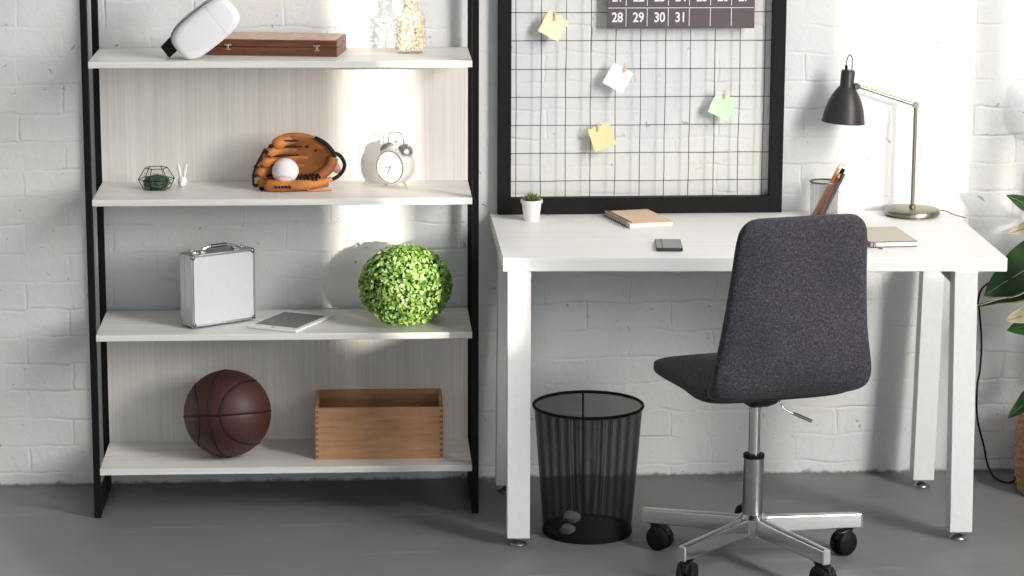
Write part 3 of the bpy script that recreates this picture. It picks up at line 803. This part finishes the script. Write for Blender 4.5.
t = thing('hardcover_notebook', 'beige closed hardcover notebook with red ribbon lying right of the chair', 'notebook', (1.130, -.541, .74), rad(3.5))
bw, bh = .122, .200
obj('cover', B().box((0, bh / 2, .0150), (bw, bh, .0022)), M['cream'], t, bevel=.0006)
obj('back_cover', B().box((0, bh / 2, .0012), (bw, bh, .0022)), M['slate'], t, bevel=.0006)
obj('cover_edge', B().box((0, -.0004, .0148), (bw, .0012, .0020)).box((-bw / 2 + .001, bh / 2, .008), (.002, bh, .014)), M['slate'], t)
obj('pages', B().box((.0, bh / 2, .0081), (bw - .005, bh - .006, .0112)), M['paper'], t)
obj('ribbon', B().tube(spline([(-.050, .02, .010), (-.050, -.002, .011), (-.046, -.006, .004), (-.040, -.012, .0012), (-.035, -.022, .0012)]), .0016, 6).tube([(-.052, -.001, .014), (-.052, -.002, .002)], .0014, 6), M['ribbon'], t)

# pen cup with pens
CUP = V((1.034, -.105, .74))
t = thing('pen_cup', 'grey wire mesh pen cup on desk behind the chair', 'pen holder', CUP)
b = B().lathe([(.036, .001), (.0385, .097)], n=48, cap=False); obj('mesh_wall', b, M['cupmesh'], t, smooth=60)
obj('cup_rim', B().lathe([(.0375, .094), (.0405, .095), (.0405, .0985), (.0375, .0985)], n=48, cap=False).tube([V((cos(a), sin(a), 0)) * .039 + V((0, 0, .0968)) for a in [2 * pi * i / 40 for i in range(40)]], .0021, 8, loop=True), M['darksteel'], t)
obj('cup_base', B().lathe([(.0365, 0), (.0365, .004), (.0001, .0042)], n=40), M['darksteel'], t)
def pencil(name, lab, a, c, r_, mats, tipcol, cat='pencil', blunt=False):
    a, c = V(a), V(c); t = thing(name, lab, cat, CUP + a, 0, 'pencils and pens standing in the cup'); d = (c - a)
    L_ = d.length; d.normalize()
    if blunt:
        obj('barrel', B().tube([V((0, 0, 0)), d * L_ * .78], r_, 10), M[mats], t)
        obj('cap', B().tube([d * L_ * .76, d * L_ * .98, d * L_], [r_ * 1.25, r_ * 1.2, r_ * .7], 12), M[tipcol], t)
    else:
        obj('barrel', B().tube([V((0, 0, 0)), d * (L_ - .016)], r_, 6), M[mats], t, smooth=0)
        obj('sharpened_tip', B().tube([d * (L_ - .016), d * (L_ - .004)], [r_, r_ * .3], 10), M['peg'], t)
        obj('pencil_lead', B().tube([d * (L_ - .0045), d * L_], [r_ * .32, .0002], 8), M['graphite'], t)
pencil('pencil', 'light wood pencil with long point, tallest in the pen cup', (-.030, -.004, .0075), (.044, .008, .146), .0032, 'pencilbr', None)
pencil('pencil', 'orange lacquered pencil leaning right in the pen cup', (-.025, -.010, .0075), (.040, .000, .130), .0036, 'pencilor', None)
pencil('pencil', 'red-brown lacquered pencil leaning right in the pen cup', (-.019, -.015, .0075), (.0415, -.008, .122), .0036, 'pencilred', None)
pencil('marker_pen', 'black capped marker pen leaning right in the pen cup', (-.013, -.001, .0085), (.051, .004, .130), .0048, 'blackplastic', 'blackplastic', 'pen', True)
pencil('ballpoint_pen', 'dark grey pen leaning lowest at the right of the pen cup', (-.004, -.012, .0085), (.050, -.005, .118), .0044, 'graphite', 'darksteel', 'pen', True)

# desk lamp
LX, LY = 1.2765, -.090
t = thing('desk_lamp', 'black shaded desk lamp with nickel arm and round base on desk', 'lamp', (LX, LY, .74))
obj('lamp_base', B().lathe([(.071, .004), (.0735, .006), (.0735, .0155), (.071, .0185), (.02, .0200), (.0001, .0202)], (.0, -.0, 0), 64).lathe([(.06, 0), (.06, .005)], (0, 0, 0), 32), M['nickel'], t, smooth=50)
J = V((0, 0, .298)); Hd = V((-.166, 0, .353))
pl = obj('pole', B().tube([(0, 0, .018), J], .0052, 14).lathe([(.0085, .019), (.0085, .028), (.006, .031)], (0, 0, 0), 20), M['nickel'], t)
obj('joint', B().lathe([(.0065, -.009), (.0078, -.007), (.0078, .007), (.0065, .009)], J, 20, q).ball(J, .0088, 16, 12), M['nickel'], t)
obj('arm', B().tube([J, Hd + V((.012, 0, -.004))], .0046, 12), M['nickel'], t)
obj('swivel', B().lathe([(.007, -.010), (.009, -.008), (.009, .008), (.007, .010)], Hd + V((.004, -.002, -.003)), 20, q).tube([Hd + V((.004, 0, -.002)), Hd + V((-.02, 0, .002))], .0045, 10), M['darksteel'], t)
sr = RY(rad(4)); sc_ = Hd + V((-.0215, 0, -.0005))
prof = [(.006, .041), (.015, .041), (.0185, .037), (.0185, -.001), (.0205, -.004), (.027, -.012), (.036, -.026), (.044, -.042), (.0505, -.062), (.0545, -.080), (.0565, -.094), (.0580, -.098), (.0575, -.0995), (.0555, -.0985), (.0532, -.080), (.049, -.062), (.0425, -.043), (.034, -.027), (.02, -.012), (.006, -.008)]
shd = obj('lamp_shade', B().lathe(prof, sc_, 56, sr), M['lampblack'], t, smooth=45)
obj('bulb', B().ball(sc_ + (sr @ V((0, 0, -.045))), .018, 20, 14).tube([sc_ + (sr @ V((0, 0, -.01))), sc_ + (sr @ V((0, 0, -.03)))], .010, 14), M['porcelain'], t)
obj('cord_loop', B().tube(spline([sc_ + V((-.003, 0, .040)), sc_ + V((-.003, 0, .062)), sc_ + V((.0025, 0, .079)), sc_ + V((.0085, 0, .080)), sc_ + V((.0125, 0, .068)), sc_ + V((.0125, 0, .040)), sc_ + V((.014, 0, .02))]), .0014, 8).tube([sc_ + V((-.003, 0, .039)), sc_ + V((-.003, 0, .053))], .004, 12), M['cable'], t)
obj('power_cord', B().tube(spline([(.072, .012, .006), (.085, .018, .010), (.098, .010, .0075), (.110, -.010, .004), (.124, -.032, .002), (.134, -.052, .0015)]), .0016, 6), M['greycable'], t)

# power cable hanging behind the desk
P = [(1.560, -.022, .56), (1.500, -.022, .53), (1.484, -.022, .49), (1.488, -.022, .462), (1.498, -.022, .375), (1.497, -.022, .296), (1.491, -.022, .245), (1.495, -.022, .157), (1.517, -.022, .076), (1.525, -.035, .030), (1.532, -.085, .006), (1.552, -.135, .004), (1.580, -.120, .004), (1.60, -.06, .004), (1.64, -.03, .004)]
tag(obj('power_cable', B().tube(spline(P), .0028, 8), M['cable']), 'black power cable hanging down the wall right of the desk', 'cable')

# ------------------------------------------------------------------ waste bin with paper balls
BN = V((.3650, -.512, 0))
t = thing('waste_bin', 'black wire mesh waste bin on floor under the desk', 'bin', BN)
r0, r1, hb = .1125, .1375, .338
b = B().lathe([(r0, .004), (r0 + (r1 - r0) * .5, hb * .5), (r1, hb - .004)], n=96, cap=False); obj('mesh_wall', b, M['binmesh'], t, smooth=60)
obj('bin_rim', B().tube([V((cos(a), sin(a), 0)) * (r1 + .001) + V((0, 0, hb - .003)) for a in [2 * pi * i / 72 for i in range(72)]], .0042, 10, loop=True), M['blackmetal'], t)
obj('bin_base', B().lathe([(r0, 0), (r0 + .002, .002), (r0 + .0025, .014), (r0 - .001, .014), (r0 - .002, .005), (.0001, .005)], n=72), M['blackmetal'], t)
obj('wall_seam', B().tube([(0, r0 + .001, .01), (0, r1, hb - .005)], .0022, 8), M['blackmetal'], t)
for (x, y, r_, lab, s_) in ((-.034, .058, .018, 'crumpled paper ball at the middle of the bin floor', 3), (-.054, -.040, .016, 'smaller crumpled paper ball near the left front of the bin floor', 9)):
    def cr(d, s_=s_): return 1 + .28 * noise.noise(d * 2.5 + V((s_, 0, 0))) + .16 * noise.noise(d * 7 + V((s_, 2, 0)))
    o = obj('paper_ball', B().ball((0, 0, r_ * .86), r_, 22, 14, (1.15, 1, .82), cr), M['crumple'], smooth=0)
    tag(o, lab, 'paper', 'crumpled papers in the waste bin'); o.location = BN + V((x, y, .006))

# ------------------------------------------------------------------ office chair
CC = V((.748, -.775, 0)); AZ = rad(14)
t = thing('office_chair', 'charcoal fabric swivel chair with chrome five-arm base before the desk', 'chair', CC, AZ)
fw = V((0, 1, 0)); sd = V((1, 0, 0)); up = V((0, 0, 1))
def slab(path, name):
    """path: (f, z, halfwidth, halfthick)"""
    S_ = []
    m = len(path)
    for i, (f, z, hw, ht) in enumerate(path):
        a = path[max(i - 1, 0)]; c = path[min(i + 1, m - 1)]
        tg = V((0, c[0] - a[0], c[1] - a[1])).normalized(); nm = sd.cross(tg).normalized()
        S_.append((V((0, f, z)), sd, nm, hw, ht))
    return obj(name, B().loft(S_, 40, 4.2), M['fabric'], t, smooth=60)
def dens_up(P, dz=0): return [(p[0], p[1] + .011 + dz, p[2] * .985, p[3]) for p in P]
def dens(P, n=7):
    out = [];  Q = spline([(p[0], p[1], p[2]) for p in P], n); T = spline([(p[3], 0, 0) for p in P], n)
    return [(a.x, a.y, a.z, max(.002, c.x)) for a, c in zip(Q, T)]
slab(dens(dens_up([(.238, .461, .150, .008), (.232, .4615, .172, .018), (.205, .463, .190, .0235), (.12, .467, .198, .025), (0, .470, .200, .024), (-.08, .466, .197, .026), (-.135, .470, .190, .024), (-.160, .476, .175, .014)], -.016)), 'seat')
slab(dens(dens_up([(-.135, .462, .178, .006), (-.148, .464, .191, .018), (-.178, .473, .201, .026), (-.203, .490, .206, .027), (-.216, .525, .204, .026), (-.224, .62, .187, .024), (-.238, .74, .174, .022), (-.252, .84, .166, .020), (-.2585, .874, .157, .018), (-.2615, .892, .140, .013), (-.2625, .898, .122, .006)])), 'backrest')
obj('tilt_mechanism', B().loft([(V((0, 0, .400)), sd, fw, .026, .04), (V((0, 0, .415)), sd, fw, .034, .075), (V((0, 0, .438)), sd, fw, .042, .10)], ex=5), M['blackplastic'], t)
b = B().lathe([(.0145, .26), (.0145, .405)], n=28); obj('gas_lift', b, M['chrome'], t, smooth=50)
b = B().lathe([(.0255, .100), (.0265, .106), (.0250, .262), (.0250, .270)], n=36); cs = obj('column_sleeve', b, M['steel'], t, smooth=50)
obj('column_collar', B().lathe([(.0262, .264), (.0262, .273), (.018, .275), (.0001, .275)], n=36), M['blackplastic'], t, smooth=40)
b = B().lathe([(.022, .058), (.031, .066), (.036, .100), (.036, .112), (.027, .122)], n=20); obj('hub', b, M['chrome'], t, smooth=30)
LR = .285
rel = [153, 225, 299, 11, 83]     # world azimuth of the arms
cast = [(-40, 0), (250, 1), (300, 2), (215, 3), (100, 4)]
for k, a in enumerate(rel):
    a = rad(a) - AZ; d = V((cos(a), sin(a), 0)); n_ = V((-sin(a), cos(a), 0))
    secs = [(d * .022 + up * .092, n_, up, .0135, .0215), (d * LR * .5 + up * .088, n_, up, .0125, .020), (d * LR + up * .083, n_, up, .0115, .0185)]
    arm = obj('base_arm', B().loft(secs, 24, 9), M['chrome'], t, smooth=30, bevel=.001)
    obj('end_cap', B().loft([(d * LR + up * .083, n_, up, .0118, .0188), (d * (LR + .003) + up * .083, n_, up, .0100, .017)], 20, 9), M['greyplastic'], arm)
    sp = d * (LR - .028)
    ca = rad(cast[k][0]) - AZ; cd = V((cos(ca), sin(ca), 0)); cn = V((-sin(ca), cos(ca), 0)); wc = sp + cd * .018 + up * .0305
    rot_ = Matrix((cd, up, cn)).transposed()   # lathe axis along cn
    b = B().tube([sp + up * .066, sp + up * .040], .0065, 12)
    b.loft([(sp + up * .0635, cd, cn, .012, .011), (wc + up * .029, cd, cn, .024, .0135), (wc + up * .012, cd, cn, .0315, .008)], 20, 3)
    cst = obj('caster', b, M['blackplastic'], t, smooth=40)
    for s in (-1, 1):
        obj('wheel', B().lathe([(.012, s * .004), (.0293, s * .005), (.0305, s * .008), (.0305, s * .017), (.026, s * .022), (.012, s * .0245), (.0001, s * .0245)], wc, 28, rot_), M['rubber'], cst, smooth=40)
def wl(x, y, z): return RZ(-AZ) @ V((x, y, z))
b = B().tube(spline([wl(.035, 0, .412), wl(.058, -.01, .408), wl(.066, -.012, .395), wl(.080, -.015, .383), wl(.135, -.02, .360)]), .0028, 8)
b.tube([wl(.092, -.016, .378), wl(.138, -.02, .3585)], .0045, 10)
obj('height_lever', b, M['chrome'], t)

# ------------------------------------------------------------------ potted plant at right
PX, PY = 1.702, -.215
t = thing('potted_plant', 'leafy rubber plant in woven brown basket right of the desk', 'plant', (PX, PY, 0))
prof = []
b = B(); R_ = []
n_ = 72
for j in range(40):
    z = .004 + .215 * j / 39; rr = .136 + .010 * sin(pi * j / 39) 
    R_.append([V((cos(2 * pi * i / n_), sin(2 * pi * i / n_), 0)) * (rr + .0035 * sin(j * 1.6 + (pi if (i // 3) % 2 else 0))) + up * z for i in range(n_)])
R_.append([V((cos(2 * pi * i / n_), sin(2 * pi * i / n_), 0)) * .124 + up * .215 for i in range(n_)])
R_.append([V((cos(2 * pi * i / n_), sin(2 * pi * i / n_), 0)) * .120 + up * .16 for i in range(n_)])
obj('woven_basket', b.rings(R_), M['wicker'], t, smooth=60)
obj('soil', B().lathe([(.121, .17), (.121, .185), (.0001, .19)], n=40), M['soil'], t)
def leaf(base, tip, width, nrm, mat, rim=False, droop=.02, fold=.25):
    """broad glossy leaf from base to tip; nrm = which way its face looks"""
    base, tip = V(base) - V((PX, PY, 0)), V(tip) - V((PX, PY, 0)); ax = (tip - base); L_ = ax.length; ax.normalize()
    nrm = (V(nrm) - ax * V(nrm).dot(ax)).normalized(); sdv = ax.cross(nrm)
    b = B(); nu, nv = 14, 6; G_ = []
    for side in (0, 1):
        g = []
        for i in range(nu + 1):
            q_ = i / nu; wv = width * (sin(pi * min(1, q_ ** .8)) ** .75) * (1 - .15 * q_) + .0008
            row = []
            for j in range(-nv, nv + 1):
                s_ = j / nv
                p = base + ax * (L_ * q_) + sdv * (s_ * wv) + nrm * (abs(s_) * wv * fold - droop * sin(pi * q_) * -1 + .0025 * sin(q_ * 20 + abs(s_) * 2)) - nrm * (.0012 if side else 0)
                row.append(b.b.verts.new(p))
            g.append(row)
        for i in range(nu):
            for j in range(2 * nv):
                b.mi = 1 if (rim and (j < 1 or j >= 2 * nv - 1)) else 0
                q = (g[i][j], g[i][j + 1], g[i + 1][j + 1], g[i + 1][j]); b.face(q if side else q[::-1])
        G_.append(g)
    def rimv(g): return [g[0][j] for j in range(2 * nv + 1)] + [g[i][2 * nv] for i in range(1, nu + 1)] + [g[nu][j] for j in range(2 * nv - 1, -1, -1)] + [g[i][0] for i in range(nu - 1, 0, -1)]
    b.mi = 1 if rim else 0
    b.bridge(rimv(G_[1]), rimv(G_[0]))
    o = obj('leaf', b, [M[mat], M['leafrim']], t, smooth=60)
    b = B().tube([base + ax * (L_ * k / 10) + nrm * (.0012 + droop * sin(pi * k / 10)) for k in range(0, 11)], [.0022 - .0002 * k for k in range(11)], 6)
    obj('midrib', b, M['leafpale'] if mat != 'leafpale' else M['stem'], o)
    return o
tops = [(1.70, -.22, .92), (1.745, -.19, .80), (1.72, -.25, .66)]
for i, p in enumerate(tops):
    b0 = V((.0 + (i - 1) * .03, (i - 1) * .02, .17)); e = V(p) - V((PX, PY, 0))
    obj('stem', B().tube(spline([b0, b0.lerp(e, .4) + V((.01 * (i - 1), 0, 0)), e]), .006, 8), M['stem'], t)
leaf((1.660, -.21, .730), (1.503, -.20, .812), .030, (-.35, -.75, .5), 'leaf', droop=.012)
leaf((1.680, -.21, .745), (1.512, -.19, .705), .030, (0, -.7, .7), 'leafpale', droop=.01)
leaf((1.715, -.19, .690), (1.480, -.10, .520), .076, (-.3, -.85, .45), 'leaf', droop=.015, fold=.12)
leaf((1.700, -.22, .620), (1.437, -.16, .505), .034, (-.1, -.45, -.9), 'leaf', True, droop=.012, fold=.45)
leaf((1.690, -.28, .535), (1.500, -.24, .478), .036, (.1, -.75, .6), 'leafpale', True, droop=.01)
leaf((1.70, -.27, .500), (1.512, -.23, .452), .042, (0, -.8, .3), 'leaf', droop=.01)
leaf((1.730, -.24, .640), (1.560, -.22, .560), .050, (.1, -.8, .3), 'leaf', droop=.01)
leaf((1.680, -.22, .340), (1.531, -.21, .205), .032, (-.2, -.8, .5), 'leaf', droop=.01)
leaf((1.72, -.22, .95), (1.66, -.26, 1.12), .045, (-.2, -.8, .3), 'leaf')
leaf((1.72, -.22, .85), (1.86, -.30, .98), .05, (.1, -.8, .5), 'leaf')
leaf((1.74, -.22, .72), (1.95, -.30, .70), .06, (.1, -.6, .8), 'leaf', True)
leaf((1.72, -.24, .55), (1.90, -.40, .50), .06, (0, -.5, .9), 'leafpale', True)
leaf((1.72, -.24, .45), (1.74, -.46, .38), .05, (-.1, -.3, .9), 'leaf')

# ------------------------------------------------------------------ light
def area(name, loc, size, power, rot, col=(1, 1, 1), spread=180):
    l = bpy.data.lights.new(name, 'AREA'); l.shape = 'RECTANGLE'; l.size, l.size_y = size; l.energy = power; l.color = col; l.spread = rad(spread)
    o = bpy.data.objects.new(name, l); C.objects.link(o); o.location = loc; o.rotation_euler = rot; return o
a, c, z0, z1, z2, z3 = SIDE[3]
area('side_window_daylight', (X1 - .17, (a + c) / 2, (z0 + z1) / 2), (z1 - z0, c - a), 208, (0, rad(90), 0), (1, .975, .94))
area('high_window_daylight', (X1 - .10, -3.3, 3.62), (1.3, 2.3), 205, (0, rad(75), 0), (1, .99, .975))
for a, c, z0, z1 in FRONT:
    area('front_window_daylight', ((a + c) / 2, YF + .02, (z0 + z1) / 2), (c - a, z1 - z0), 32, (rad(90), 0, 0), (.72, .87, 1))
s = bpy.data.lights.new('sun', 'SUN'); s.energy = 6.5; s.angle = rad(.6); s.color = (1, .93, .83)
o = bpy.data.objects.new('sun', s); C.objects.link(o)
d = V((-.41, 1, -.14)); o.rotation_euler = d.to_track_quat('-Z', 'Y').to_euler()
wd_ = bpy.data.worlds.new('sky'); sc.world = wd_; wd_.use_nodes = True
bg = wd_.node_tree.nodes['Background']; bg.inputs[0].default_value = (.85, .92, 1, 1); bg.inputs[1].default_value = .8

# ------------------------------------------------------------------ camera
cam = bpy.data.cameras.new('camera'); co = bpy.data.objects.new('camera', cam); C.objects.link(co); sc.camera = co
cam.sensor_width = 36; cam.lens = 2637.46 / 1024 * 36
PI_, YA, RO = .204756, .0709155, .0037528
fwd = V((sin(YA) * cos(PI_), cos(YA) * cos(PI_), -sin(PI_))); r0_ = V((cos(YA), -sin(YA), 0)); u0 = r0_.cross(fwd)
Rr = r0_ * cos(RO) + u0 * sin(RO); Uu = u0 * cos(RO) - r0_ * sin(RO)
co.matrix_world = Matrix.Translation((-.289665, -6.977557, 1.986311)) @ Matrix((Rr, Uu, -fwd)).transposed().to_4x4()
cam.clip_end = 60

vs = sc.view_settings; sc.display_settings.display_device = 'sRGB'
vs.view_transform = 'Standard'; vs.look = 'None'; vs.gamma = 1; vs.exposure = 0.0; vs.use_curve_mapping = False
cy = sc.cycles; cy.use_denoising = True; cy.max_bounces = 8; cy.diffuse_bounces = 5; cy.transparent_max_bounces = 12; cy.sample_clamp_indirect = 4; cy.caustics_reflective = False; cy.caustics_refractive = False
